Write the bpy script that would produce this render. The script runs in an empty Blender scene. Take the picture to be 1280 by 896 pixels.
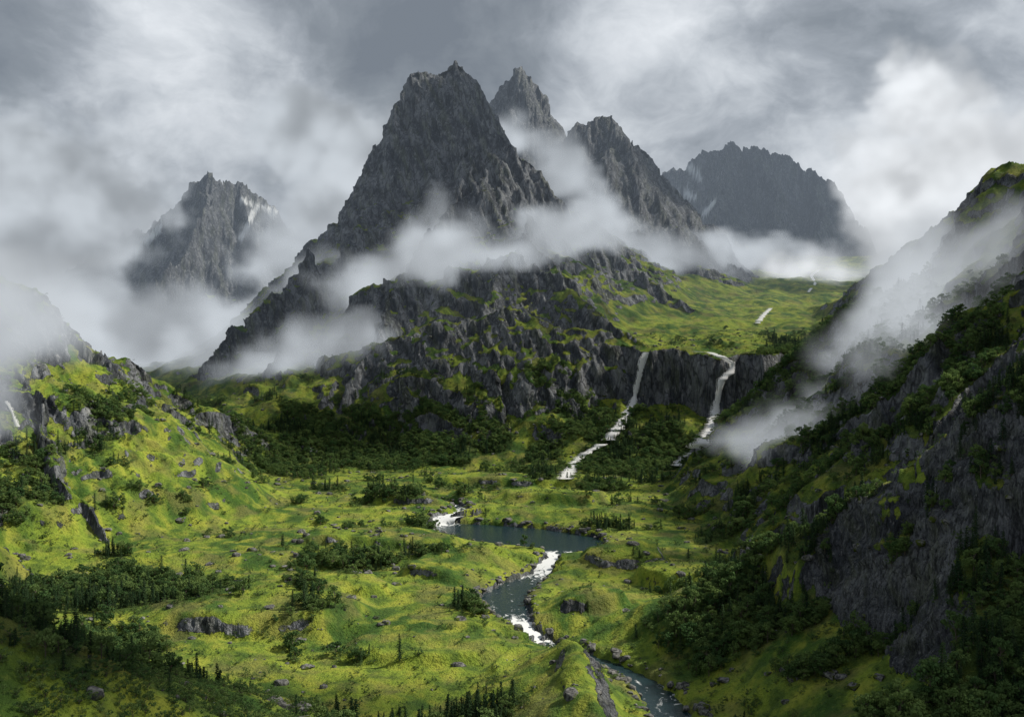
import bpy, math, time
import numpy as np
from mathutils import Vector
T0=time.time()
rng=np.random.default_rng(7)
F=1244.0
def P(px,py,d): return ((px-640)/F*d, d, (448-py)/F*d)
# ---------------------------------------------------------------- noise
_p=np.arange(256); np.random.default_rng(3).shuffle(_p); PERM=np.concatenate([_p,_p,_p]).astype(np.int32)
_a=np.linspace(0,2*np.pi,256,endpoint=False); GX=np.cos(_a).astype(np.float32); GY=np.sin(_a).astype(np.float32)
def perlin(x,y,seed=0):
    x=x+seed*17.37; y=y-seed*9.71
    x0=np.floor(x); y0=np.floor(y); fx=(x-x0).astype(np.float32); fy=(y-y0).astype(np.float32)
    xi=x0.astype(np.int32)&255; yi=y0.astype(np.int32)&255
    u=fx*fx*fx*(fx*(fx*6-15)+10); v=fy*fy*fy*(fy*(fy*6-15)+10)
    def g(ix,iy,dx,dy):
        h=PERM[PERM[ix]+iy]; return GX[h]*dx+GY[h]*dy
    x1=(xi+1)&255; y1=(yi+1)&255
    a=g(xi,yi,fx,fy); b=g(x1,yi,fx-1,fy); c=g(xi,y1,fx,fy-1); d=g(x1,y1,fx-1,fy-1)
    a=a+u*(b-a); c=c+u*(d-c)
    return (a+v*(c-a))*1.5
def fbm(x,y,o=4,seed=0,r=0.5):
    s=0;a=1;n=0
    for i in range(o):
        s=s+a*perlin(x,y,seed+i); n+=a; a*=r; x=x*2.03;y=y*2.03
    return s/n
def ridged(x,y,o=4,seed=0,r=0.5):
    s=0;a=1;n=0
    for i in range(o):
        s=s+a*(1-np.abs(perlin(x,y,seed+i))*1.8); n+=a; a*=r; x=x*2.07;y=y*2.07
    return s/n
def sst(a,b,x):
    t=np.clip((x-a)/(b-a),0,1); return t*t*(3-2*t)
def smax(a,b,k):
    h=np.clip(0.5+0.5*(a-b)/k,0,1); return b+(a-b)*h+k*h*(1-h)
# ---------------------------------------------------------------- river course (x,y,z,width,foam)
def RV(px,py,z,w,foam):
    d=-z*F/(py-448); return ((px-640)/F*d,d,z,w,foam)
RIVER=[RV(880,960,-109.5,16,.25),RV(838,893,-109,14,.3),RV(815,862,-109,12,.25),RV(775,838,-108.8,11,.2),RV(715,816,-108.5,10,.25),RV(684,806,-108,9,.6),
 RV(668,794,-106,8,1),RV(652,780,-103.8,8,1),RV(638,765,-103.5,16,.3),RV(632,745,-103.4,20,.15),RV(655,728,-103.2,16,.2),RV(676,718,-103,10,.6),
 RV(684,706,-100.6,8,1),RV(694,694,-98.7,9,1),RV(712,686,-98.4,26,.1),RV(690,677,-98.3,56,0),RV(645,671,-98.3,62,0),RV(600,664,-98.2,48,0),RV(566,659,-98.1,28,.1),
 RV(550,655,-97.6,10,.9),RV(553,646,-94.5,9,1),RV(578,637,-93,8,.7),RV(560,628,-92.5,7,.3),RV(520,622,-92,6,.2),RV(470,616,-91.5,5,.2)]
def resample(pts,step):
    pts=np.array(pts,float); out=[]
    n=len(pts)
    for i in range(n-1):
        p0=pts[max(i-1,0)];p1=pts[i];p2=pts[i+1];p3=pts[min(i+2,n-1)]
        L=np.linalg.norm((p2-p1)[:2]); k=max(2,int(L/step))
        for t in np.arange(k)/k:
            q=0.5*((2*p1)+(-p0+p2)*t+(2*p0-5*p1+4*p2-p3)*t*t+(-p0+3*p1-3*p2+p3)*t**3)
            lin=p1+(p2-p1)*t
            q[2:]=lin[2:]; out.append(q)
    out.append(pts[-1]); return np.array(out)
RIV=resample(RIVER,3.0)
# ---------------------------------------------------------------- ridges
RIDGES=[]
def ridge(pts,L,R,group,rib=8,lam=40,world=False):
    pts=np.array([p if world else P(*p) for p in pts],float)
    RIDGES.append((pts,L,R,group,rib,lam))
# profile = (a,D,b): drop=a*D*(1-exp(-d/D))+b*d   (L = left of travel, R = right of travel)
ST=(1.0,90,0.95)
ridge([(225,480,1040),(290,405,1080),(345,365,1110),(368,340,1130),(385,316,1140),(398,350,1170),(425,300,1215),(447,228,1250),(470,180,1270),(497,140,1290),(512,98,1298),(526,88,1300),(545,98,1310),(578,82,1330),(600,112,1340)],(1.0,80,1.2),(.7,80,1.35),1,14,55)
ridge([(578,84,1330),(600,112,1335),(620,160,1325),(640,210,1310)],(1.0,80,1.0),(1.0,80,1.0),1,10,45)
ridge([(540,96,1302),(560,112,1285),(590,138,1262),(625,163,1240),(640,175,1230),(660,200,1215),(690,240,1195),(715,272,1180),(748,292,1170),(790,330,1150),(835,365,1130),(870,392,1110)],(1.1,60,.45),(.8,80,1.1),1,10,50)
ridge([(588,190,1185),(605,184,1180),(622,200,1165),(645,232,1150),(664,268,1125),(660,295,1090),(690,328,1050),(720,366,1010),(760,398,965),(800,430,925)],(.8,50,.55),(.9,60,.95),1,8,42)
ridge([(598,188,1182),(574,235,1150),(548,268,1120),(530,298,1095),(505,350,1045),(480,400,1000),(455,450,955),(430,500,910)],(1.0,60,.9),(.8,60,.75),1,9,40)
ridge([(655,296,1090),(630,330,1040),(600,378,985),(588,430,945),(592,490,905),(585,560,855)],(.7,50,.75),(.7,50,.75),1,7,36)
ridge([(720,366,1010),(705,400,970),(690,440,935),(690,500,895),(680,560,850)],(.9,40,.65),(.9,40,.65),1,6,30)
ridge([(385,316,1140),(382,360,1095),(368,405,1050),(345,450,1000),(322,500,950),(300,545,900)],(1.0,60,.8),(.9,60,.75),1,9,40)
ridge([(320,475,990),(400,450,985),(470,425,970),(540,402,965),(610,385,960),(690,396,950),(765,418,935)],(.5,40,.5),(.4,40,.85),1,12,44)
ridge([(470,352,1050),(540,342,1050),(600,328,1055),(650,318,1058),(700,345,1035),(745,385,985)],(.5,40,.5),(.7,40,.9),1,10,40)
# second peak & third peak
ridge([(560,160,1720),(600,132,1700),(632,104,1700),(655,80,1700),(672,108,1690),(692,150,1680),(712,190,1650),(700,250,1500)],ST,ST,2,16,70)
ridge([(690,200,1640),(722,150,1620),(745,140,1615),(768,142,1610),(790,172,1600),(812,196,1590),(838,232,1580),(862,256,1570),(900,292,1560),(960,318,1540),(1010,335,1500)],ST,(.7,80,.7),2,18,60)
ridge([(768,142,1610),(790,210,1540),(800,270,1470)],ST,ST,2,12,50)
# distant right peak
ridge([(800,240,2450),(835,213,2420),(858,208,2410),(880,190,2400),(898,186,2400),(910,176,2400),(928,184,2400),(945,174,2400),(962,188,2400),(985,192,2400),(1000,210,2390),(1022,216,2380),(1052,236,2350),(1072,290,2300),(1085,340,2250)],ST,(.9,120,.85),3,34,90)
ridge([(910,176,2400),(900,230,2250),(890,280,2100),(880,320,1980)],ST,ST,3,20,90)
ridge([(945,176,2400),(965,230,2250),(975,280,2100),(960,320,1980)],ST,ST,3,20,90)
ridge([(1020,216,2380),(1030,270,2200),(1010,320,2050)],ST,ST,3,20,90)
# distant left peak
ridge([(60,350,2000),(130,304,1960),(178,284,1930),(220,254,1910),(242,228,1905),(262,211,1900),(284,230,1910),(300,226,1940),(332,252,1960),(352,275,1980),(420,330,2000)],ST,ST,4,20,80)
ridge([(262,211,1900),(252,262,1820),(232,312,1740),(196,352,1660)],ST,ST,4,14,60)
ridge([(300,226,1940),(318,280,1850),(330,330,1780)],ST,ST,4,14,60)
# hanging valley hills
ridge([(700,262,1500),(780,284,1460),(830,314,1420),(882,350,1370),(930,392,1300)],(.5,60,.3),(.5,60,.35),5,8,60)
ridge([(860,318,1780),(905,302,1760),(960,312,1740),(1010,330,1700),(1075,345,1640)],(.5,60,.3),(.5,60,.3),5,8,60)
ridge([(1150,290,1700),(1075,330,1620),(1010,362,1500),(960,398,1330)],(.5,60,.3),(.5,60,.3),5,8,60)
# right hill
ridge([(430,250,140),(430,350,165),(425,450,190),(402,560,178),(378,640,160),(362,700,145),(366,780,134),(369,850,122),(368,950,98),(354,1100,62),(345,1220,44)],(.15,60,.86),(.4,60,.85),6,14,60,True)
ridge([(330,660,100),(262,640,20),(190,622,-30),(150,606,-62),(128,590,-82)],(.3,20,.75),(.7,16,.8),6,5,30,True)
# right foreground crag
ridge([P(1420,395,285),P(1280,462,290),P(1200,503,300),P(1150,545,310),P(1110,585,318),P(1080,625,326)],'crag',(.3,20,.6),7,4,22,True)
ridge([P(1085,625,328),P(1065,680,362),P(1030,725,385),P(960,770,395)],(.2,14,.6),(.2,20,.5),7,2,22,True)
ridge([(240,180,-40),(200,222,-54),(172,252,-68),(152,268,-80)],(.1,20,.45),(.1,20,.55),7,3,40,True)
# left hill
ridge([(-520,700,175),(-444,702,128),(-400,700,95),(-362,698,66),P(60,362,690),P(100,395,692),P(150,440,700),P(175,462,708),P(200,490,720),P(260,545,760),P(330,596,812)],(.2,40,.85),(.35,60,.66),8,10,46,True)
ridge([(-372,690,66),(-330,640,22),(-295,600,-18),(-245,545,-58),(-205,505,-92)],(.5,20,.55),(.5,20,.6),8,6,30,True)
ridge([(-420,640,60),(-360,560,-5),(-300,490,-45),(-235,440,-85)],(.3,20,.5),(.3,20,.5),8,6,36,True)
# left foreground knoll
ridge([(-150,140,-22),P(-60,725,150),P(0,757,150),P(70,790,156),P(150,815,162),P(215,850,168),P(270,893,175)],(.2,10,.55),(.5,8,.45),9,2.5,12,True)
KN=[(*P(600,712,470)[:2],38,26,4.5),(26,402,20,13,6.5),(10,312,26,11,3.5),(*P(690,645,640)[:2],42,24,5),(*P(540,800,360)[:2],36,20,3.5),
 (*P(520,640,640)[:2],40,22,5),(*P(330,760,400)[:2],50,26,4),(*P(780,700,490)[:2],24,18,5),(*P(640,610,720)[:2],60,25,5),(*P(480,690,520)[:2],45,20,4),(*P(860,720,450)[:2],22,26,7),(*P(430,730,430)[:2],30,14,3.5)]
CARVE=[]
def layers(x,y):
    wx=x+12*perlin(x/85,y/85,11)+5*perlin(x/27,y/27,12)+2.2*perlin(x/9,y/9,14)
    wy=y+12*perlin(x/85,y/85,21)+5*perlin(x/27,y/27,22)+2.2*perlin(x/9,y/9,24)
    near=sst(500,250,y); wx=wx*(1-near*.6)+x*near*.6; wy=wy*(1-near*.6)+y*near*.6
    fl=np.interp(y,[0,270,330,372,380,470,486,570,600,700,900],[-106,-108,-106.5,-105,-101,-99.5,-96,-95,-91,-90,-86]).astype(np.float32)
    fl=fl+2.4*fbm(x/60,y/45,3,31)+1.1*fbm(x/14,y/11,3,35)
    for kx,ky,rx,ry,hh in KN:
        q=np.sqrt(((wx-kx)/rx)**2+((wy-ky)/ry)**2); fl=fl+hh*sst(1.05,.78,q)*(1+.25*(1-np.minimum(q,1)))
    fl=fl-60*sst(900,1500,y)*sst(-50,-400,x)
    edge=878+14*perlin(x/30,y*0+.3,41)+6*perlin(x/9,y*0+.7,42)+60*sst(125,85,x)-12*sst(235,330,x)-25*sst(150,165,x)*sst(245,225,x)
    pl=3+.2*np.clip(y-880,0,900)+9*fbm(x/55,y/55,5,51)
    k=sst(0,20,wy-edge)*sst(-40,60,x)
    tal=-92+34*sst(edge-90,edge,y)*sst(90,200,x)
    fl=np.maximum(fl,fl+(tal+92))
    base=fl*(1-k)+pl*k
    H=base; grp=np.zeros(x.shape,np.int8)
    for pts,L,R,g,rib,lam in RIDGES:
        zmin=-115; rmax=(pts[:,2].max()-zmin)/0.45+40
        m=(x>pts[:,0].min()-rmax)&(x<pts[:,0].max()+rmax)&(y>pts[:,1].min()-rmax)&(y<pts[:,1].max()+rmax)
        if not m.any(): continue
        X=wx[m];Y=wy[m]
        best=np.full(X.shape,-1e3); S=np.zeros(X.shape);D=np.zeros(X.shape); acc=0
        for i in range(len(pts)-1):
            a=pts[i];b=pts[i+1];dx=b[0]-a[0];dy=b[1]-a[1];l2=dx*dx+dy*dy;l=math.sqrt(l2)
            t=np.clip(((X-a[0])*dx+(Y-a[1])*dy)/l2,0,1)
            ex=X-a[0]-t*dx;ey=Y-a[1]-t*dy; dist=np.sqrt(ex*ex+ey*ey)
            w=.5+.5*(dx*ey-dy*ex)/(l*dist+1e-5)
            def prof(p):
                if p=='crag':
                    o=28+7*perlin(X/14,Y/40,77)+4*perlin(X/5,Y/20,78); A=29*sst(95,112,X)
                    return .66*np.minimum(dist,o)+sst(0,7,dist-o)*A+np.maximum(27-A,0)*np.clip(dist/70,0,1)+.42*np.clip(dist-o-9,0,None)
                return p[0]*p[1]*(1-np.exp(-dist/p[1]))+p[2]*dist
            drop=prof(L) if L==R else w*prof(L)+(1-w)*prof(R)
            h=a[2]+t*(b[2]-a[2])-drop
            u=h>best; best=np.where(u,h,best);S=np.where(u,acc+t*l,S);D=np.where(u,dist,D); acc+=l
        rn=ridged(S/lam+.5*perlin(X/60,Y/60,64),D/(lam*2.4),3,60+g)
        best=best-rib*(1-rn)*1.6*sst(2,50,D)
        hm=H[m]; gm=grp[m]; gm[best>hm]=g; grp[m]=gm
        H=H.copy(); H[m]=smax(best,hm,5.0 if g in(7,9) else 9.0)
    return H,grp,base
def height(x,y):
    x=np.asarray(x,float);y=np.asarray(y,float)
    H,grp,base=layers(x,y)
    up=sst(6,40,H-base)
    big=np.isin(grp,(1,2,3,4)).astype(float); mid=np.isin(grp,(5,6,8)).astype(float); nr=np.isin(grp,(7,9)).astype(float)
    amp=up*(big*1.0+mid*.6+.9*(grp==3)+.3*(grp==4))+nr*.2
    H=H+amp*(15*(ridged(x/75,y/75,5,70,.52)-.55)+ 5*fbm(x/22,y/22,4,76))
    q=(H+.35*x+.15*y+22*fbm(x/70,y/70,3,81))/30.0
    f=q-np.floor(q); st=(sst(.45,.85,f)-f)*30
    H=H+st*.45*up*sst(-.1,.45,perlin(x/70,y/70,85))*(big+.5*mid)*sst(260,120,H)
    q=(H-.5*x+12*fbm(x/30,y/30,2,88))/9.0; f=q-np.floor(q); H=H+(sst(.4,.8,f)-f)*9*.3*np.clip(amp*1.5,0,1)*sst(-.2,.3,perlin(x/35,y/35,89))
    m=(np.abs(x)<260)&(y<760)
    if m.any():
        X=x[m];Y=y[m];bd=np.full(X.shape,1e3);bz=np.zeros(X.shape)
        for p in RIV[::2]:
            dd=np.hypot(X-p[0],Y-p[1])-p[3]*.5; u=dd<bd; bd=np.where(u,dd,bd); bz=np.where(u,p[2],bz)
        bd=bd+2.2*fbm(X/7,Y/7,3,91)
        bank=bz-2.0+4.2*sst(-2.0,2.2,bd)
        hm=H[m]; w=sst(24,2,bd)
        # gentle apron rising from the right bank
        cap=bz+2.5+.52*np.clip(bd,0,200)+1.3*np.clip(bd-46-7*perlin(X/18,Y/18,95),0,200)+1.5*fbm(X/12,Y/12,3,96)
        side=sst(20,34,X)*sst(440,400,Y)
        hc=-smax(-hm,-cap,9.0); hm=hm*(1-side)+hc*side
        soft=hm*(1-w)+w*np.minimum(hm,bz+2.2+.16*np.clip(bd,0,30))
        hn=np.where(bd<2.5,bank,np.maximum(soft,np.where(bd<14,bz+1.0,-1e3)))
        H=H.copy(); H[m]=hn
    for path in CARVE:
        m=(x>path[:,0].min()-20)&(x<path[:,0].max()+20)&(y>path[:,1].min()-20)&(y<path[:,1].max()+20)
        if not m.any(): continue
        X=x[m];Y=y[m];bd=np.full(X.shape,1e3)
        for p in path: bd=np.minimum(bd,np.hypot(X-p[0],Y-p[1]))
        H=H.copy(); H[m]-=3.0*np.exp(-(bd/5)**2)
    return H,grp,up
# ---------------------------------------------------------------- waterfalls: surveyed onto the terrain
def hit(px,py,d0=250,d1=2300):
    d=np.arange(d0,d1,2.0); x=(px-640)/F*d; z=(448-py)/F*d
    h,_,_=height(x,d); k=np.nonzero(h>z)[0]
    if len(k)==0: return None
    i=k[0]; return (x[i],d[i],z[i])
WF=[([(808,441),(803,450),(800,465),(795,485),(790,505),(778,525),(768,540),(760,550)],3.4,6.5,1),
    ([(752,555),(735,565),(722,575),(712,588),(706,598)],4.6,6.5,1),
    ([(866,440),(885,441),(899,446),(914,455),(912,465),(901,476),(897,495),(893,515),(888,535),(880,550),(872,560)],3.4,7.5,1),
    ([(862,566),(852,575),(847,582)],3,5,1),
    ([(962,386),(956,392),(950,399),(946,405)],3,4,0),
    ([(1022,338),(1014,345),(1018,355),(1010,366)],2.5,2.5,0),
    ([(10,502),(16,512),(20,524),(24,534)],1.2,1.6,1)]
falls=[]
for pts,w0,w1,c in WF:
    hp=[hit(*p) for p in pts]; hp=[h for h in hp if h is not None]
    if len(hp)>1: falls.append((np.array(hp),w0,w1,c))
for hp,w0,w1,c in falls:
    if c: CARVE.append(resample(np.c_[hp,hp[:,:1]],3)[:,:3])
print('falls',time.time()-T0)
# ---------------------------------------------------------------- terrain mesh
th=np.concatenate([np.linspace(-62,-36,30,endpoint=False),np.linspace(-36,-29,60,endpoint=False),np.linspace(-29,29,1050,endpoint=False),np.linspace(29,36,60,endpoint=False),np.linspace(36,62,31)])
rows=np.concatenate([np.geomspace(30,140,50,endpoint=False),np.linspace(140,280,120,endpoint=False),np.linspace(280,640,340,endpoint=False),np.linspace(640,1350,560,endpoint=False),np.linspace(1350,2500,180,endpoint=False),np.geomspace(2500,9000,25)])
tan=np.tan(np.radians(th))
XX=rows[:,None]*tan[None,:]; YY=np.repeat(rows[:,None],len(th),1)
nr_,nc=XX.shape
Z=np.zeros(XX.shape);G=np.zeros(XX.shape,np.int8);UP=np.zeros(XX.shape)
for a in range(0,nr_,60):
    h,g,u=height(XX[a:a+60].ravel(),YY[a:a+60].ravel()); Z[a:a+60]=h.reshape(-1,nc);G[a:a+60]=g.reshape(-1,nc);UP[a:a+60]=u.reshape(-1,nc)
print('height',time.time()-T0)
def normals(X,Y,Zz):
    du=np.stack([np.gradient(X,axis=1),np.gradient(Y,axis=1),np.gradient(Zz,axis=1)],-1)
    dv=np.stack([np.gradient(X,axis=0),np.gradient(Y,axis=0),np.gradient(Zz,axis=0)],-1)
    n=np.cross(du,dv); n/=np.linalg.norm(n,axis=-1,keepdims=True)+1e-9; return n
N=normals(XX,YY,Z)
def blur(a,k):
    for ax in (0,1):
        c=np.cumsum(np.concatenate([np.repeat(np.take(a,[0],ax),k+1,ax),a,np.repeat(np.take(a,[-1],ax),k,ax)],ax),ax)
        if ax==0: a=(c[2*k+1:]-c[:-2*k-1])/(2*k+1)
        else: a=(c[:,2*k+1:]-c[:,:-2*k-1])/(2*k+1)
    return a
nz=blur(N[...,2],1)
steep=1-nz
big=np.isin(G,(1,2,3,4)).astype(float)
crag=(G==7)*1.0; lh=(G==8)*1.0
PX=XX+.45*Z; PY=YY-.65*Z
vB=.5+.45*fbm(PX/11,PY/11,4,191,.58)
slab=sst(.0,.45,fbm((XX*.75+Z*.95)/16+YY/120,(XX-.8*Z)/75+YY/150,4,105))
nearr=(YY<460)&(XX>30)
rock=sst(.28,.42,steep+.16*fbm(XX/25,YY/25,4,101)+big*(-.01+.2*sst(40,230,Z))-np.isin(G,(5,6))*.03+crag*.04+np.isin(G,(2,3,4))*.14+lh*.30*slab*sst(-70,-20,Z)-.36*nearr*sst(106,94,XX+6*perlin(XX/9,YY/9,99)))
U=(XX*.93+YY*.37); sc=np.clip(YY/900,.35,2.0)
dis=(ridged((U+.3*Z)/(12*sc),Z/(42*sc),4,111,.52)-.6)*5.6*sc + 1.0*sc*fbm((U-.3*Z)/(4*sc),Z/(7*sc),3,118)
dis=dis*rock*np.where(crag>0,1.5,1)
Xd=XX+N[...,0]*dis;Yd=YY+N[...,1]*dis;Zd=Z+N[...,2]*dis
rk=rock+1.5*(vB-.5)
A0=sst(.38,.62,.5+.45*fbm(XX/45,YY/45,4,193)); A1=sst(.46,.70,vB)*.85; A2=sst(.48,.36,vB)*.65; A3=sst(.50,.64,.5+.45*fbm(XX/19,YY/19,4,195))*.45
def mixn(f,a,b): return a*(1-f[...,None])+np.array(b)*f[...,None]
g=mixn(A0,np.array([.055,.125,.018])+np.zeros(XX.shape+(3,)),[.22,.30,.034]); g=mixn(A1,g,[.35,.375,.05]); g=mixn(A2,g,[.036,.085,.018]); g=mixn(A3,g,[.22,.185,.07])
g=g*np.where((G==5)|(G==1)|(G==6),.8,1)[...,None]
r1=.5+.45*fbm((U+.2*Z)/11,Z/45+YY/60,5,197,.60)
rr_=mixn(sst(.38,.62,r1),np.array([.055,.066,.083])+np.zeros(XX.shape+(3,)),[.22,.235,.26]); rr_=mixn(sst(.52,.62,vB)*.4,rr_,[.10,.12,.035])
far=np.isin(G,(2,3,4))[...,None]; rr_=rr_*np.where(far,.8,1)
ZONES=[(-110,850,110,60,1.0),(-190,800,60,60,.8),(110,800,90,60,1.0),(60,860,60,35,.9),(230,700,100,170,.8),(190,520,75,120,.75),(300,850,90,150,.7),
 (150,215,80,60,1.1),(175,290,60,40,.75),(88,345,34,50,.9),(150,298,50,14,.95),(110,430,40,40,.75),(-35,285,34,20,.9),(-115,265,45,36,1.0),(-165,420,50,40,.9),(-150,350,40,40,.6),(-95,470,40,14,.5),(-70,385,30,7,.6),
 (-60,640,60,14,.6),(40,560,14,5,.5),(-260,610,30,60,.5),(-215,560,30,40,.45),(-290,520,60,50,.55),(-90,560,40,10,.4),(60,700,60,25,.5),(-80,185,50,30,.8)]
def forest(x,y,z,steep):
    f=np.zeros(np.shape(x))
    wx=x+22*perlin(x/60,y/60,131);wy=y+22*perlin(x/60,y/60,132)
    for a,b,rx,ry,w in ZONES:
        q=((wx-a)/rx)**2+((wy-b)/ry)**2; f=np.maximum(f,w*np.exp(-q*.9))
    n=fbm(x/34,y/34,4,135)
    g=f+.85*n-.34
    g=np.maximum(g,(n-.27)*1.6*sst(60,-40,z)*sst(200,330,y))
    g=g-1.6*np.clip(steep-.42,0,1)*2-sst(30,120,z)*.8
    rd=np.full(np.shape(x),1e3)
    for p in RIV[::3]: rd=np.minimum(rd,np.hypot(x-p[0],y-p[1])-p[3]*.5)
    return np.where(rd<4,-1,g)
FO=np.zeros(XX.shape);FR=np.zeros(XX.shape)
for a in range(0,nr_,60):
    FR[a:a+60]=forest(XX[a:a+60],YY[a:a+60],Z[a:a+60],steep[a:a+60]); FO[a:a+60]=sst(0,.35,FR[a:a+60])
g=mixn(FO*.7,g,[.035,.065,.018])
allco=np.stack([Xd,Yd,Zd],-1).reshape(-1,3)
idx=np.arange(nr_*nc).reshape(nr_,nc)
quads=np.stack([idx[:-1,:-1],idx[:-1,1:],idx[1:,1:],idx[1:,:-1]],-1).reshape(-1,4)
qg=G[:-1,:-1].ravel()
def mesh_from(name,co,faces,mat,attrs={},smooth=True):
    me=bpy.data.meshes.new(name); me.vertices.add(len(co)); me.vertices.foreach_set('co',co.astype(np.float32).ravel())
    k=faces.shape[1]; me.loops.add(faces.size); me.loops.foreach_set('vertex_index',faces.astype(np.int32).ravel())
    me.polygons.add(len(faces)); me.polygons.foreach_set('loop_start',np.arange(0,faces.size,k,dtype=np.int32))
    me.polygons.foreach_set('use_smooth',np.full(len(faces),smooth)); me.update(calc_edges=True)
    for n,v in attrs.items():
        v=np.asarray(v,np.float32)
        a=me.attributes.new(n,'FLOAT_VECTOR' if v.ndim==2 else 'FLOAT','POINT'); a.data.foreach_set('vector' if v.ndim==2 else 'value',v.ravel())
    me.materials.append(mat); ob=bpy.data.objects.new(name,me); bpy.context.scene.collection.objects.link(ob); return ob
# ---------------------------------------------------------------- node helper
class NT:
    def __init__(s,tree): s.t=tree;s.n=tree.nodes;s.l=tree.links
    def node(s,typ,ins={},**kw):
        nd=s.n.new(typ)
        for k,v in kw.items(): setattr(nd,k,v)
        for k,v in ins.items(): s.set(nd.inputs[k],v)
        return nd
    def set(s,sock,v):
        if isinstance(v,bpy.types.NodeSocket): s.l.new(v,sock)
        else: sock.default_value=v
    def m(s,op,*a,clamp=False):
        nd=s.n.new('ShaderNodeMath');nd.operation=op;nd.use_clamp=clamp
        for i,v in enumerate(a): s.set(nd.inputs[i],v)
        return nd.outputs[0]
    def vm(s,op,*a):
        nd=s.n.new('ShaderNodeVectorMath');nd.operation=op
        for i,v in enumerate(a): s.set(nd.inputs[i],v)
        return nd.outputs['Value'] if op in('LENGTH','DOT_PRODUCT','DISTANCE') else nd.outputs[0]
    def mapr(s,v,a,b,c=0,d=1,smooth=True):
        nd=s.n.new('ShaderNodeMapRange'); nd.interpolation_type='SMOOTHSTEP' if smooth else 'LINEAR'
        for i,q in enumerate((v,a,b,c,d)): s.set(nd.inputs[i],q)
        return nd.outputs[0]
    def noise(s,vec,scale,detail=4,rough=.55,dist=0):
        nd=s.n.new('ShaderNodeTexNoise'); s.set(nd.inputs['Vector'],vec)
        for k,v in (('Scale',scale),('Detail',detail),('Roughness',rough),('Distortion',dist)): s.set(nd.inputs[k],v)
        return nd.outputs[0]
    def mix(s,f,a,b):
        nd=s.n.new('ShaderNodeMix');nd.data_type='RGBA'
        s.set(nd.inputs[0],f);s.set(nd.inputs[6],a);s.set(nd.inputs[7],b); return nd.outputs[2]
def newmat(name):
    m=bpy.data.materials.new(name);m.use_nodes=True;m.node_tree.nodes.clear();return m,NT(m.node_tree)
def C(r,g,b): return (r,g,b,1)
def terrain_mat(name,crs):
    m,n=newmat(name)
    pos=n.node('ShaderNodeNewGeometry').outputs['Position']
    at=lambda a,o='Fac':n.node('ShaderNodeAttribute',attribute_name=a).outputs[o]
    nC=n.noise(pos,.6,4,.65)
    st=n.vm('MULTIPLY',pos,(crs,crs,.32*crs)); r2=n.noise(st,.26,5,.68)
    g=n.mix(n.m('MULTIPLY',n.mapr(nC,.47,.68),.5),at('grass_tone','Vector'),C(.040,.080,.016))
    g=n.mix(n.m('MULTIPLY',n.mapr(nC,.46,.30),.25),g,C(.32,.35,.065))
    vo=n.node('ShaderNodeTexVoronoi',{'Vector':n.vm('ADD',st,n.vm('MULTIPLY',n.node('ShaderNodeTexNoise',{'Vector':st,'Scale':.12,'Detail':2.0}).outputs[1],(16,16,16))),'Scale':.09},feature='DISTANCE_TO_EDGE').outputs[0]
    crack=n.mapr(vo,0,.09)
    r=n.mix(n.m('MULTIPLY',n.mapr(r2,.50,.72),.85),at('rock_tone','Vector'),C(.36,.37,.385))
    r=n.mix(n.m('MULTIPLY',n.mapr(r2,.48,.34),.75),r,C(.030,.035,.043))
    r=n.mix(n.m('MULTIPLY',n.mapr(nC,.50,.64),.35),r,C(.035,.04,.045))
    r=n.mix(n.m('MULTIPLY',n.m('SUBTRACT',1,crack),.7),r,C(.020,.023,.028))
    f=n.mapr(n.m('ADD',at('rock'),n.m('MULTIPLY',n.m('SUBTRACT',nC,.5),1.2)),.40,.58)
    col=n.mix(f,g,r)
    col=n.mix(at('snow'),col,C(.75,.78,.8))
    hgt=n.m('ADD',n.m('MULTIPLY',n.noise(st,.30,4,.68),n.m('MULTIPLY',f,2.8)),n.m('MULTIPLY',n.noise(pos,.9,3,.7),.9))
    bp=n.node('ShaderNodeBump',{'Height':hgt,'Strength':.9,'Distance':1.6})
    bs=n.node('ShaderNodeBsdfPrincipled',{'Base Color':col,'Roughness':n.mapr(f,0,1,.95,.62,False),'Normal':bp.outputs[0],'Specular IOR Level':.25})
    n.l.new(bs.outputs[0],n.node('ShaderNodeOutputMaterial').inputs[0]); return m
TM=terrain_mat('grass_and_rock',1.0); TN=terrain_mat('near_grass_and_rock',2.6)
sn=np.zeros(XX.shape)
for (a,b,d,w) in [((856,204),(874,222),2350,13),((850,238),(868,247),2300,12),((892,252),(880,268),2200,8),((300,250),(345,264),1930,8),((320,262),(300,300),1850,7),((205,282),(165,314),1860,9)]:
    px=XX/YY;pz=Zd/YY; ax,az=(a[0]-640)/F,(448-a[1])/F; bx,bz=(b[0]-640)/F,(448-b[1])/F
    t=np.clip(((px-ax)*(bx-ax)+(pz-az)*(bz-az))/((bx-ax)**2+(bz-az)**2),0,1)
    dd=np.hypot(px-ax-t*(bx-ax),pz-az-t*(bz-az))*YY
    sn=np.maximum(sn,sst(w*.7,w*.5,dd+5*fbm(XX/12,Zd/12,3,150))*(np.abs(YY-d)<170))
attrs={'rock':rk.ravel(),'snow':sn.ravel(),'grass_tone':g.reshape(-1,3),'rock_tone':rr_.reshape(-1,3)}
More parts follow.
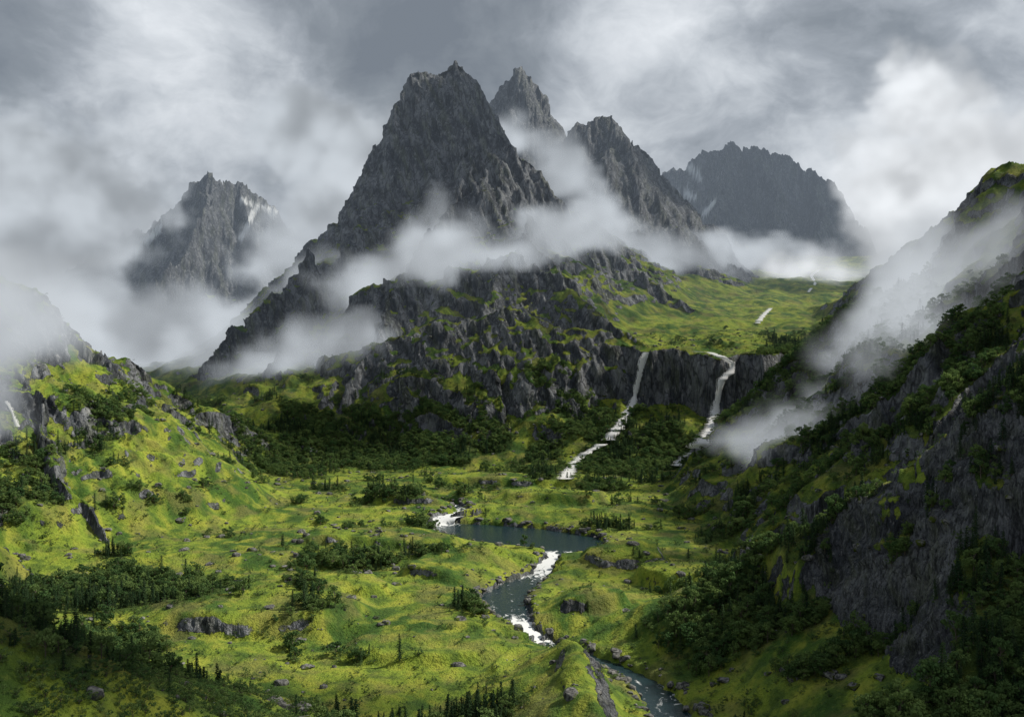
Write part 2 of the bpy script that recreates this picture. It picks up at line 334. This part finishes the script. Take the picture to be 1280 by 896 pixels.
for key,nm in {(0,):'valley_ground',(1,):'rocky_mountain',(2,):'rocky_mountain',(3,):'snow_patched_mountain',(4,):'snow_patched_mountain',(5,):'grassy_hill',(6,):'grassy_hill',(7,):'rocky_crag',(8,):'grassy_hill',(9,):'grassy_knoll'}.items():
    q=quads[np.isin(qg,key)]
    if len(q)==0: continue
    used=np.zeros(len(allco),bool); used[q.ravel()]=True; remap=np.cumsum(used)-1
    mesh_from(nm,allco[used],remap[q],TN if key[0] in (7,9) else TM,{k:v[used] for k,v in attrs.items()})
print('terrain',time.time()-T0,len(allco))
# ---------------------------------------------------------------- water
def water_mat():
    m,n=newmat('river_water'); pos=n.node('ShaderNodeNewGeometry').outputs['Position']
    foam=n.node('ShaderNodeAttribute',attribute_name='foam').outputs['Fac']
    w=n.noise(pos,.9,4,.6,.6); w2=n.noise(n.vm('MULTIPLY',pos,(1,.5,1)),.35,5,.65,1.0)
    f=n.mapr(n.m('ADD',foam,n.m('MULTIPLY',n.m('SUBTRACT',w2,.5),2.2)),.42,.75)
    bp=n.node('ShaderNodeBump',{'Height':w,'Strength':.35,'Distance':.5})
    col=n.mix(f,C(.015,.035,.042),C(.75,.78,.8))
    bs=n.node('ShaderNodeBsdfPrincipled',{'Base Color':col,'Roughness':n.mapr(f,0,1,.12,.8,False),'Normal':bp.outputs[0],'IOR':1.33})
    n.l.new(bs.outputs[0],n.node('ShaderNodeOutputMaterial').inputs[0]); return m
WM=water_mat()
r=RIV; tg=np.gradient(r[:,:2],axis=0); tg/=np.linalg.norm(tg,axis=1,keepdims=True); nn=np.c_[-tg[:,1],tg[:,0]]
K=9; us=np.linspace(-.5,.5,K); co=[];fo=[]
for i in range(len(r)):
    for u in us:
        w=r[i,3]+9
        co.append((r[i,0]+nn[i,0]*u*w,r[i,1]+nn[i,1]*u*w,r[i,2]-.35)); fo.append(r[i,4])
ii=np.arange(len(r)*K).reshape(-1,K); qs=np.stack([ii[:-1,:-1],ii[:-1,1:],ii[1:,1:],ii[1:,:-1]],-1).reshape(-1,4)
mesh_from('river',np.array(co),qs,WM,{'foam':np.array(fo)})
def fall_mat():
    m,n=newmat('falling_water'); pos=n.node('ShaderNodeNewGeometry').outputs['Position']
    e=n.node('ShaderNodeAttribute',attribute_name='edge').outputs['Fac']
    s=n.noise(n.vm('MULTIPLY',pos,(1.6,1.6,.16)),.8,4,.65)
    a=n.mapr(n.m('ADD',n.m('SUBTRACT',1,e),n.m('MULTIPLY',n.m('SUBTRACT',s,.5),2.4)),.10,.40)
    d=n.node('ShaderNodeBsdfDiffuse',{'Color':C(.95,.96,.98)});tl=n.node('ShaderNodeBsdfTranslucent',{'Color':C(.95,.96,.98)});mx=n.node('ShaderNodeMixShader',{0:.3,1:d.outputs[0],2:tl.outputs[0]})
    mt=n.node('ShaderNodeMixShader',{0:a,1:n.node('ShaderNodeBsdfTransparent').outputs[0],2:mx.outputs[0]})
    n.l.new(mt.outputs[0],n.node('ShaderNodeOutputMaterial').inputs[0]); return m
FM=fall_mat()
for hp,w0,w1,c in falls:
    p=resample(np.c_[hp,hp[:,:1]],1.5)[:,:3]
    n_=len(p);K=9;co=[];ed=[]
    for i in range(n_):
        w=w0+(w1-w0)*i/(n_-1); w*=1+.35*math.sin(i*.9)*math.sin(i*.37+1)
        for j in range(K):
            u=(j/(K-1)-.5)*2; co.append((p[i,0]+u*w,p[i,1]-1.5-math.sqrt(max(0,1-u*u))*w*.9,p[i,2]+.6)); ed.append(abs(u))
    ii=np.arange(n_*K).reshape(-1,K); qs=np.stack([ii[:-1,:-1],ii[:-1,1:],ii[1:,1:],ii[1:,:-1]],-1).reshape(-1,4)
    mesh_from('waterfall',np.array(co),qs,FM,{'edge':np.array(ed)})
# ---------------------------------------------------------------- trees
def leaf_mat(name,dark,light):
    m,n=newmat(name); oi=n.node('ShaderNodeObjectInfo').outputs['Random']
    c=n.mix(oi,dark,light)
    d=n.node('ShaderNodeBsdfDiffuse',{'Color':c});t=n.node('ShaderNodeBsdfTranslucent',{'Color':c})
    mx=n.node('ShaderNodeMixShader',{0:.35,1:d.outputs[0],2:t.outputs[0]})
    n.l.new(mx.outputs[0],n.node('ShaderNodeOutputMaterial').inputs[0]); return m
LM=leaf_mat('broad_leaves',C(.065,.130,.050),C(.18,.26,.085)); NM=leaf_mat('needles',C(.032,.068,.036),C(.065,.11,.048))
bm_,bn=newmat('bark'); q=bn.node('ShaderNodeBsdfDiffuse',{'Color':C(.14,.12,.10)}); bn.l.new(q.outputs[0],bn.node('ShaderNodeOutputMaterial').inputs[0])
def tube(V,Fc,a,b,r0,r1,k=5):
    a=np.array(a,float);b=np.array(b,float);d=b-a;d/=np.linalg.norm(d)+1e-9
    u=np.cross(d,[.3,.9,.2]);u/=np.linalg.norm(u);v=np.cross(d,u);s=len(V)
    for c,rr in((a,r0),(b,r1)):
        for i in range(k):
            t=2*math.pi*i/k;V.append(c+rr*(math.cos(t)*u+math.sin(t)*v))
    for i in range(k): Fc.append((s+i,s+(i+1)%k,s+k+(i+1)%k,s+k+i))
def quad(V,Fc,c,size,rg,nrm=None):
    d=rg.normal(size=3) if nrm is None else nrm+.5*rg.normal(size=3); d/=np.linalg.norm(d); u=np.cross(d,rg.normal(size=3));u/=np.linalg.norm(u)+1e-9;v=np.cross(d,u);s=len(V)
    for a,b in((-1,-.6),(1,-.6),(.7,.8),(-.7,.8)): V.append(c+size*.5*(a*u+b*v))
    Fc.append((s,s+1,s+2,s+3))
def tree_obj(name,kind,seed,coll):
    rg=np.random.default_rng(seed);V=[];Fc=[]
    if kind=='broad' or kind=='bush':
        lean=rg.normal(size=2)*.05
        top=np.array([lean[0],lean[1],.85 if kind=='broad' else .5])
        tube(V,Fc,(0,0,-.08),top*.5,.028,.018);tube(V,Fc,top*.5,top,.018,.005)
        cl=[]
        nb=11 if kind=='broad' else 8
        for i in range(nb):
            a=2*math.pi*(i*.618)+rg.normal()*.3; zz=rg.uniform(.25,.95) if kind=='broad' else rg.uniform(.15,.75)
            rr=(.36*math.sin(math.pi*min(1,(zz-.1)/.95))+.05)*rg.uniform(.6,1.15)*(1.0 if kind=='broad' else 1.6)
            c=np.array([rr*math.cos(a)+lean[0]*zz,rr*math.sin(a)+lean[1]*zz,zz]); tube(V,Fc,top*min(.9,zz*.75),c,.012,.004,4); cl.append((c,rg.uniform(.11,.2)))
        cl.append((top,.15))
        nt=len(Fc)
        for c,s in cl:
            for k in range(46 if kind=='broad' else 34):
                d=rg.normal(size=3);d/=np.linalg.norm(d); p=c+d*s*rg.uniform(.55,1.1)*np.array([1.1,1.1,.8]); quad(V,Fc,p,rg.uniform(.05,.105),rg,d)
        mat=LM
    else:
        tube(V,Fc,(0,0,-.08),(0,0,.5),.022,.013);tube(V,Fc,(0,0,.5),(0,0,1),.013,.002)
        nt=len(Fc); nw=17
        for w in range(nw):
            z=.10+.88*w/nw; L=.24*(1-z)**.8*rg.uniform(.75,1.15)+.015
            for b in range(7):
                if rg.random()<.12: continue
                a=2*math.pi*(b/7)+w*.9+rg.normal()*.2; l=L*rg.uniform(.65,1.15); dr=np.array([math.cos(a),math.sin(a),0])
                for k in range(4):
                    t=(k+.7)/4; p=np.array([0,0,z])+dr*l*t+np.array([0,0,-.32*l*t*t+rg.normal()*.006]); quad(V,Fc,p,.035+.05*(1-t)*L*4,rg,np.array([dr[0]*.3,dr[1]*.3,1.0]))
        mat=NM
    me=bpy.data.meshes.new(name);me.from_pydata([tuple(v) for v in V],[],Fc);me.materials.append(bm_);me.materials.append(mat)
    me.polygons.foreach_set('material_index',np.array([0]*nt+[1]*(len(Fc)-nt),np.int32));me.update()
    ob=bpy.data.objects.new(name,me);coll.objects.link(ob);return ob
def src(name): return bpy.data.collections.new(name)
cb=src('birch_tree_source');cc=src('pine_tree_source');cs=src('shrub_source');cr=src('boulder_source')
for i in range(4): tree_obj('birch_tree_shape','broad',20+i,cb)
for i in range(3): tree_obj('pine_tree_shape','con',40+i,cc)
for i in range(3): tree_obj('shrub_shape','bush',60+i,cs)
RM,n=newmat('boulder_rock'); pos=n.node('ShaderNodeNewGeometry').outputs['Position']
c=n.mix(n.mapr(n.noise(pos,.8,4,.7),.38,.66),C(.05,.052,.055),C(.26,.26,.255)); c=n.mix(n.mapr(n.noise(pos,.4,2),.55,.65),c,C(.07,.09,.02))
bs=n.node('ShaderNodeBsdfDiffuse',{'Color':c}); n.l.new(bs.outputs[0],n.node('ShaderNodeOutputMaterial').inputs[0])
import bmesh
for i in range(4):
    bm=bmesh.new();bmesh.ops.create_icosphere(bm,subdivisions=3,radius=.5); rg=np.random.default_rng(i)
    pl=[(rg.normal(size=3),rg.uniform(.25,.45)) for _ in range(9)]
    for v in bm.verts:
        p=np.array(v.co)
        for d,o in pl:
            d=d/np.linalg.norm(d);k=p@d-o
            if k>0:p=p-d*k
        v.co=p*np.array([1.2,1,.75])
    me=bpy.data.meshes.new('boulder_shape');bm.to_mesh(me);bm.free();me.materials.append(RM);cr.objects.link(bpy.data.objects.new('boulder_shape',me))
def scatter(name,pts,scales,coll):
    me=bpy.data.meshes.new(name);me.vertices.add(len(pts));me.vertices.foreach_set('co',np.asarray(pts,np.float32).ravel())
    a=me.attributes.new('sc','FLOAT','POINT');a.data.foreach_set('value',np.asarray(scales,np.float32))
    ob=bpy.data.objects.new(name,me);bpy.context.scene.collection.objects.link(ob)
    g=bpy.data.node_groups.new(name,'GeometryNodeTree');g.interface.new_socket('Geometry',in_out='INPUT',socket_type='NodeSocketGeometry');g.interface.new_socket('Geometry',in_out='OUTPUT',socket_type='NodeSocketGeometry')
    n=NT(g);i=n.node('NodeGroupInput');o=n.node('NodeGroupOutput')
    ci=n.node('GeometryNodeCollectionInfo');ci.inputs['Collection'].default_value=coll;ci.inputs['Separate Children'].default_value=True;ci.inputs['Reset Children'].default_value=True
    na=n.node('GeometryNodeInputNamedAttribute',data_type='FLOAT');na.inputs['Name'].default_value='sc'
    rv=n.node('FunctionNodeRandomValue',data_type='FLOAT_VECTOR');rv.inputs[0].default_value=(-.06,-.06,0);rv.inputs[1].default_value=(.06,.06,6.28)
    rs=n.node('FunctionNodeRandomValue',data_type='FLOAT_VECTOR');rs.inputs[0].default_value=(.8,.8,.8);rs.inputs[1].default_value=(1.2,1.2,1.2);rs.inputs['Seed'].default_value=5
    sc=n.vm('SCALE',rs.outputs[0]);sc.node.inputs['Scale'].default_value=1;g.links.new(na.outputs[0],sc.node.inputs['Scale'])
    ip=n.node('GeometryNodeInstanceOnPoints',{'Points':i.outputs[0],'Instance':ci.outputs[0],'Pick Instance':True,'Rotation':rv.outputs[0],'Scale':sc})
    g.links.new(ip.outputs[0],o.inputs[0]);md=ob.modifiers.new('scatter','NODES');md.node_group=g;return ob
M=420000
yy=rng.uniform(120,1000,M);tt=rng.uniform(-.68,.68,M);keep=rng.random(M)<(yy/1000)*1.0+.15;yy=yy[keep];tt=tt[keep];xx=tt*yy
ri=np.interp(yy,rows,np.arange(len(rows)));ci_=np.interp(tt,tan,np.arange(len(tan)))
def samp(A):
    r0=ri.astype(int);c0=ci_.astype(int);fr_=ri-r0;fc=ci_-c0
    return (A[r0,c0]*(1-fr_)+A[r0+1,c0]*fr_)*(1-fc)+(A[r0,c0+1]*(1-fr_)+A[r0+1,c0+1]*fr_)*fc
h0=samp(Z);stp=samp(steep);fr=samp(FR)
ok=(rng.random(len(xx))<sst(-.02,.4,fr)*.42)&(stp<.5)
spx=perlin(xx/45,yy/45,171)+.25*rng.normal(size=len(xx))
con=ok&((spx>.30)|((rng.random(len(xx))<.7)&(yy<330)&(xx<40)&(xx>-110))|((rng.random(len(xx))<.6)&(yy>284)&(yy<320)&(xx>120)))
bro=ok&~con
def sc_for(m,lo,hi): return rng.uniform(lo,hi,m.sum())*(.7+.6*rng.random(m.sum())**3)
PT=lambda m:np.c_[xx[m],yy[m],h0[m]]
scatter('birch_forest',PT(bro),sc_for(bro,3,6.5),cb);scatter('pine_forest',PT(con),sc_for(con,4,9)*np.where(yy[con]<215,.6,1),cc)
sh=(rng.random(len(xx))<(.03+.12*sst(-.25,.05,fr))*np.where(yy<260,2.5,1))&~ok&(stp<.5)&(h0<60)&(fr>-.9)
scatter('shrubs',PT(sh),rng.uniform(.8,2.4,sh.sum()),cs)
rd=np.full(len(xx),1e3)
for p in RIV[::2]: rd=np.minimum(rd,np.hypot(xx-p[0],yy-p[1])-p[3]*.5)
bo=((rng.random(len(xx))<.014*sst(.3,.5,fbm(xx/30,yy/30,3,181)+.4)+.003)|((rd>0)&(rd<4)&(rng.random(len(xx))<.22)))&(h0<40)&(rd>-.5)
scatter('boulders',PT(bo),rng.uniform(.5,1,bo.sum())**4*4.6+.5,cr)
print('trees',bro.sum(),con.sum(),sh.sum(),bo.sum(),time.time()-T0)
# ---------------------------------------------------------------- clouds (volumes that glow in place of scattered light)
def cloud_mat(name,dens,e0,e1,emcol,step=4):
    m,n=newmat(name);a=n.node('ShaderNodeAttribute',attribute_name='density').outputs['Fac']
    pos=n.node('ShaderNodeNewGeometry').outputs['Position']
    d=n.m('MULTIPLY',a,dens)
    ab=n.node('ShaderNodeVolumeAbsorption',{'Color':C(0,0,0),'Density':d})
    em=n.mapr(n.noise(pos,.011,2,.5),.36,.64,e0,e1)
    e=n.node('ShaderNodeEmission',{'Color':emcol,'Strength':n.m('MULTIPLY',d,em)})  # emission stands in for light scattered in the mist, varied by broad noise
    s=n.node('ShaderNodeAddShader',{0:ab.outputs[0],1:e.outputs[0]})
    n.l.new(s.outputs[0],n.node('ShaderNodeOutputMaterial').inputs[1]);m.cycles.volume_step_rate=step;return m
def cloud(name,lo,hi,vox,blobs,mat,nscale,warp=30,thr=.5,namp=2.2):
    me=bpy.data.meshes.new(name);ob=bpy.data.objects.new(name,me);bpy.context.scene.collection.objects.link(ob);me.materials.append(mat)
    g=bpy.data.node_groups.new(name,'GeometryNodeTree');g.interface.new_socket('Geometry',in_out='INPUT',socket_type='NodeSocketGeometry');g.interface.new_socket('Geometry',in_out='OUTPUT',socket_type='NodeSocketGeometry')
    n=NT(g);o=n.node('NodeGroupOutput');pos=n.node('GeometryNodeInputPosition').outputs[0]
    wn=n.node('ShaderNodeTexNoise',{'Vector':pos,'Scale':1/(nscale*1.3),'Detail':2.0}).outputs[1]
    wp=n.vm('ADD',pos,n.vm('SCALE',n.vm('SUBTRACT',wn,(.5,.5,.5))));wp.node.inputs[1].links[0].from_node.inputs['Scale'].default_value=warp*4
    sh=None
    for (c,r,rot,w) in blobs:
        q=n.vm('SUBTRACT',wp,c)
        if rot: 
            vr=n.node('ShaderNodeVectorRotate',{'Vector':q,'Rotation':tuple(-math.radians(v) for v in rot)},rotation_type='EULER_XYZ');q=vr.outputs[0]
        q=n.vm('DIVIDE',q,r);l=n.vm('LENGTH',q);v=n.m('MULTIPLY',n.m('SUBTRACT',1,l,clamp=True),w)
        sh=v if sh is None else n.m('MAXIMUM',sh,v)
    ns=n.noise(n.vm('MULTIPLY',wp,(1,1,1.5)),1/nscale,6,.62)
    d=n.m('ADD',n.m('MULTIPLY',sh,1.8),n.m('MULTIPLY',n.m('SUBTRACT',ns,.5),namp))
    d=n.m('MULTIPLY',n.m('SUBTRACT',d,thr,clamp=True),n.mapr(sh,.0,.12,0,1))
    vc=n.node('GeometryNodeVolumeCube',{'Density':d,'Min':lo,'Max':hi})
    for k,i in zip('XYZ',range(3)): vc.inputs['Resolution '+k].default_value=int((hi[i]-lo[i])/vox)
    sm=n.node('GeometryNodeSetMaterial',{'Geometry':vc.outputs[0],'Material':mat});g.links.new(sm.outputs[0],o.inputs[0])
    ob.modifiers.new('cloud','NODES').node_group=g;return ob
def B(px,py,d,rx,ry,rz,rot=None,w=1.0): return (P(px,py,d),(rx,ry,rz),rot,w)
MC=cloud_mat('mist',.05,.36,.74,C(.87,.935,1.0))
MB=cloud_mat('painted_sunlit_mist',.05,.62,1.05,C(.94,.97,1.0))  # stronger glow paints in the sunlight on the right-hand cloud
cloud('cloud_bank',(-1150,930,-90),(640,1700,560),8,[
 B(40,440,1250,380,200,120),B(230,440,1400,300,180,100),B(400,320,1450,160,120,130,(0,25,0)),B(330,450,1150,170,90,70),B(10,250,1500,320,200,170,None,1.05),B(80,380,1450,200,150,70),B(120,310,1450,120,100,60),
 B(450,250,1400,90,70,180,(0,25,0)),B(400,170,1600,160,120,120),B(420,350,1190,110,50,60),
 B(570,318,1060,200,60,34,(0,-8,0),1.2),B(680,290,1110,150,60,38,None,1.15),B(470,350,1090,90,50,45,None,1.1),B(390,435,1000,140,50,38,(0,-10,0),1.2),B(740,290,1160,80,60,40),B(515,290,1120,34,40,100,(0,20,0),1.0),
 B(710,215,1400,110,80,55,(0,35,0),.95),B(650,165,1480,70,60,45,None,.95),B(800,315,1330,190,80,48,(0,10,0),1.1),B(760,265,1400,120,70,38,(0,30,0),.9),B(930,318,1450,200,100,36)],MC,70,26,.5,3.2)
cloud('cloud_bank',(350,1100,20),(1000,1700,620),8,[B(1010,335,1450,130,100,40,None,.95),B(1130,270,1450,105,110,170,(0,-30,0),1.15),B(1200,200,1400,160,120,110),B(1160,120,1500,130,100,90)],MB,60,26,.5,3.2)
MN=cloud_mat('valley_mist',.045,.38,.68,C(.88,.94,1.0))
cloud('mist',(60,420,-90),(440,780,190),5,[B(1200,370,620,120,60,60,(0,-35,0),1.15),B(1230,450,560,110,50,60,None,1.2),B(1100,515,600,110,50,36,(0,-15,0),1.2),B(1010,560,610,80,45,24,None,1.2),B(1150,430,640,80,50,66,(0,-40,0),1.15),B(1130,330,720,60,50,50,(0,-40,0),1.1),B(1200,520,540,60,40,34,None,1.1)],MN,45,18,.5,3.2)
cloud('mist',(-480,480,-40),(-210,720,190),5,[B(0,400,580,60,50,60),B(-10,480,540,45,40,45),B(10,350,620,70,60,45)],MN,40,15,.5,3.0)
HM,n=newmat('haze'); ab=n.node('ShaderNodeVolumeAbsorption',{'Color':C(0,0,0),'Density':.00020});e=n.node('ShaderNodeEmission',{'Color':C(.36,.43,.52),'Strength':.00020});s_=n.node('ShaderNodeAddShader',{0:ab.outputs[0],1:e.outputs[0]});n.l.new(s_.outputs[0],n.node('ShaderNodeOutputMaterial').inputs[1])  # faint glow stands in for daylight scattered by distant air
hz=np.array([(x,y,z) for x in(-2600,2600) for y in(900,2600) for z in(-400,1500)],float)
mesh_from('haze',hz,np.array([(0,1,3,2),(4,6,7,5),(0,4,5,1),(2,3,7,6),(0,2,6,4),(1,5,7,3)]),HM,{},False)
print('clouds',time.time()-T0)
# ---------------------------------------------------------------- sun and unseen clouds added to shade chosen parts of the valley
S=Vector((.72,.12,.68)).normalized()
CM,n=newmat('shade_cloud_body'); q=n.node('ShaderNodeBsdfDiffuse',{'Color':C(.85,.87,.9)});n.l.new(q.outputs[0],n.node('ShaderNodeOutputMaterial').inputs[0])
def added_shade_cloud(gx,gy,gz,rx,ry,zc,seed):  # opaque cloud added out of view, towards the sun, to shade a ground point
    t=(zc-gz)/S.z; c=Vector((gx,gy,gz))+S*t
    bm=bmesh.new();bmesh.ops.create_icosphere(bm,subdivisions=5,radius=1)
    co=np.array([v.co for v in bm.verts]); 
    nz_=fbm(co[:,0]*1.6+co[:,2]*1.1+seed,co[:,1]*1.6-co[:,2]*.8,5,200+seed,.55)
    for v,k in zip(bm.verts,nz_): v.co*=1+.6*k
    for v in bm.verts: v.co=Vector((v.co.x*rx,v.co.y*ry,v.co.z*min(rx,ry)*.35))+c
    me=bpy.data.meshes.new('cloud');bm.to_mesh(me);bm.free();me.materials.append(CM)
    for p in me.polygons:p.use_smooth=True
    bpy.context.scene.collection.objects.link(bpy.data.objects.new('cloud',me))
for i,a in enumerate([(-140,235,-80,75,65,560),(150,235,-70,80,75,560),(265,600,-20,90,70,560),(-260,1040,20,80,60,560),(-110,1240,240,95,110,780),(-190,870,-90,80,40,560),(-265,430,-60,55,45,560),(170,1620,200,150,130,850),(500,2200,250,380,250,1150),(-95,160,-45,60,35,560),(20,980,0,45,30,560),(80,470,-100,34,26,560),(-60,300,-105,50,18,560)]): added_shade_cloud(*a,i)
sl=bpy.data.lights.new('sun','SUN');sl.energy=5;sl.angle=math.radians(3);sl.color=(1,.93,.80);so=bpy.data.objects.new('sun',sl);so.rotation_euler=S.to_track_quat('Z','Y').to_euler();bpy.context.scene.collection.objects.link(so)
w=bpy.data.worlds.new('World');bpy.context.scene.world=w;w.use_nodes=True;w.node_tree.nodes.clear();n=NT(w.node_tree)
sk=n.node('ShaderNodeTexSky',sky_type='NISHITA',sun_disc=False,sun_elevation=math.asin(S.z),sun_rotation=math.atan2(S.x,S.y))
b1=n.node('ShaderNodeBackground',{'Color':sk.outputs[0],'Strength':.08})
dr=n.vm('NORMALIZE',n.node('ShaderNodeTexCoord').outputs['Generated'])
wv=n.node('ShaderNodeTexNoise',{'Vector':n.vm('MULTIPLY',dr,(1,1,1.3)),'Scale':5.0,'Detail':4.0}).outputs[1]
dv=n.vm('ADD',n.vm('MULTIPLY',dr,(1,1,1.5)),n.vm('MULTIPLY',n.vm('SUBTRACT',wv,(.5,.5,.5)),(.15,.15,.15)))
n1=n.noise(dv,4.2,7,.54);n2=n.noise(dv,12,6,.6)
def lobe(px,py,sharp,amp):
    v=Vector(P(px,py,1)).normalized(); return n.m('MULTIPLY',n.m('POWER',n.m('MAXIMUM',n.vm('DOT_PRODUCT',dr,tuple(v)),0),sharp),amp)
br=n.m('ADD',n.m('MULTIPLY',n1,1.10),n.m('MULTIPLY',n2,.38)); br=n.m('SUBTRACT',br,.20)
for l in ((1160,240,90,.24),(850,50,200,.24),(230,110,160,.22),(60,200,90,.10),(560,20,200,-.05),(980,140,120,-.06),(330,20,200,-.06)): br=n.m('ADD',br,lobe(*l))
cr_=n.node('ShaderNodeValToRGB',{'Fac':br});el=cr_.color_ramp.elements
el[0].position=.38;el[0].color=C(.11,.12,.135);el[1].position=.88;el[1].color=C(.94,.96,.98)
for p,c in((.51,C(.20,.215,.23)),(.61,C(.35,.37,.395)),(.72,C(.61,.635,.66))): e_=el.new(p);e_.color=c
b2=n.node('ShaderNodeBackground',{'Color':cr_.outputs[0],'Strength':1.1})
mx=n.node('ShaderNodeMixShader',{0:.94,1:b1.outputs[0],2:b2.outputs[0]});n.l.new(mx.outputs[0],n.node('ShaderNodeOutputWorld').inputs[0])
cam=bpy.data.cameras.new('camera');cam.lens=36*F/1280;cam.sensor_width=36;cam.clip_start=1;cam.clip_end=20000
co_=bpy.data.objects.new('camera',cam);co_.location=(0,0,0);co_.rotation_euler=(math.radians(90),0,0);bpy.context.scene.collection.objects.link(co_)
sc_=bpy.context.scene;sc_.camera=co_;sc_.view_settings.view_transform='Standard';sc_.view_settings.look='None'
print('done',time.time()-T0)
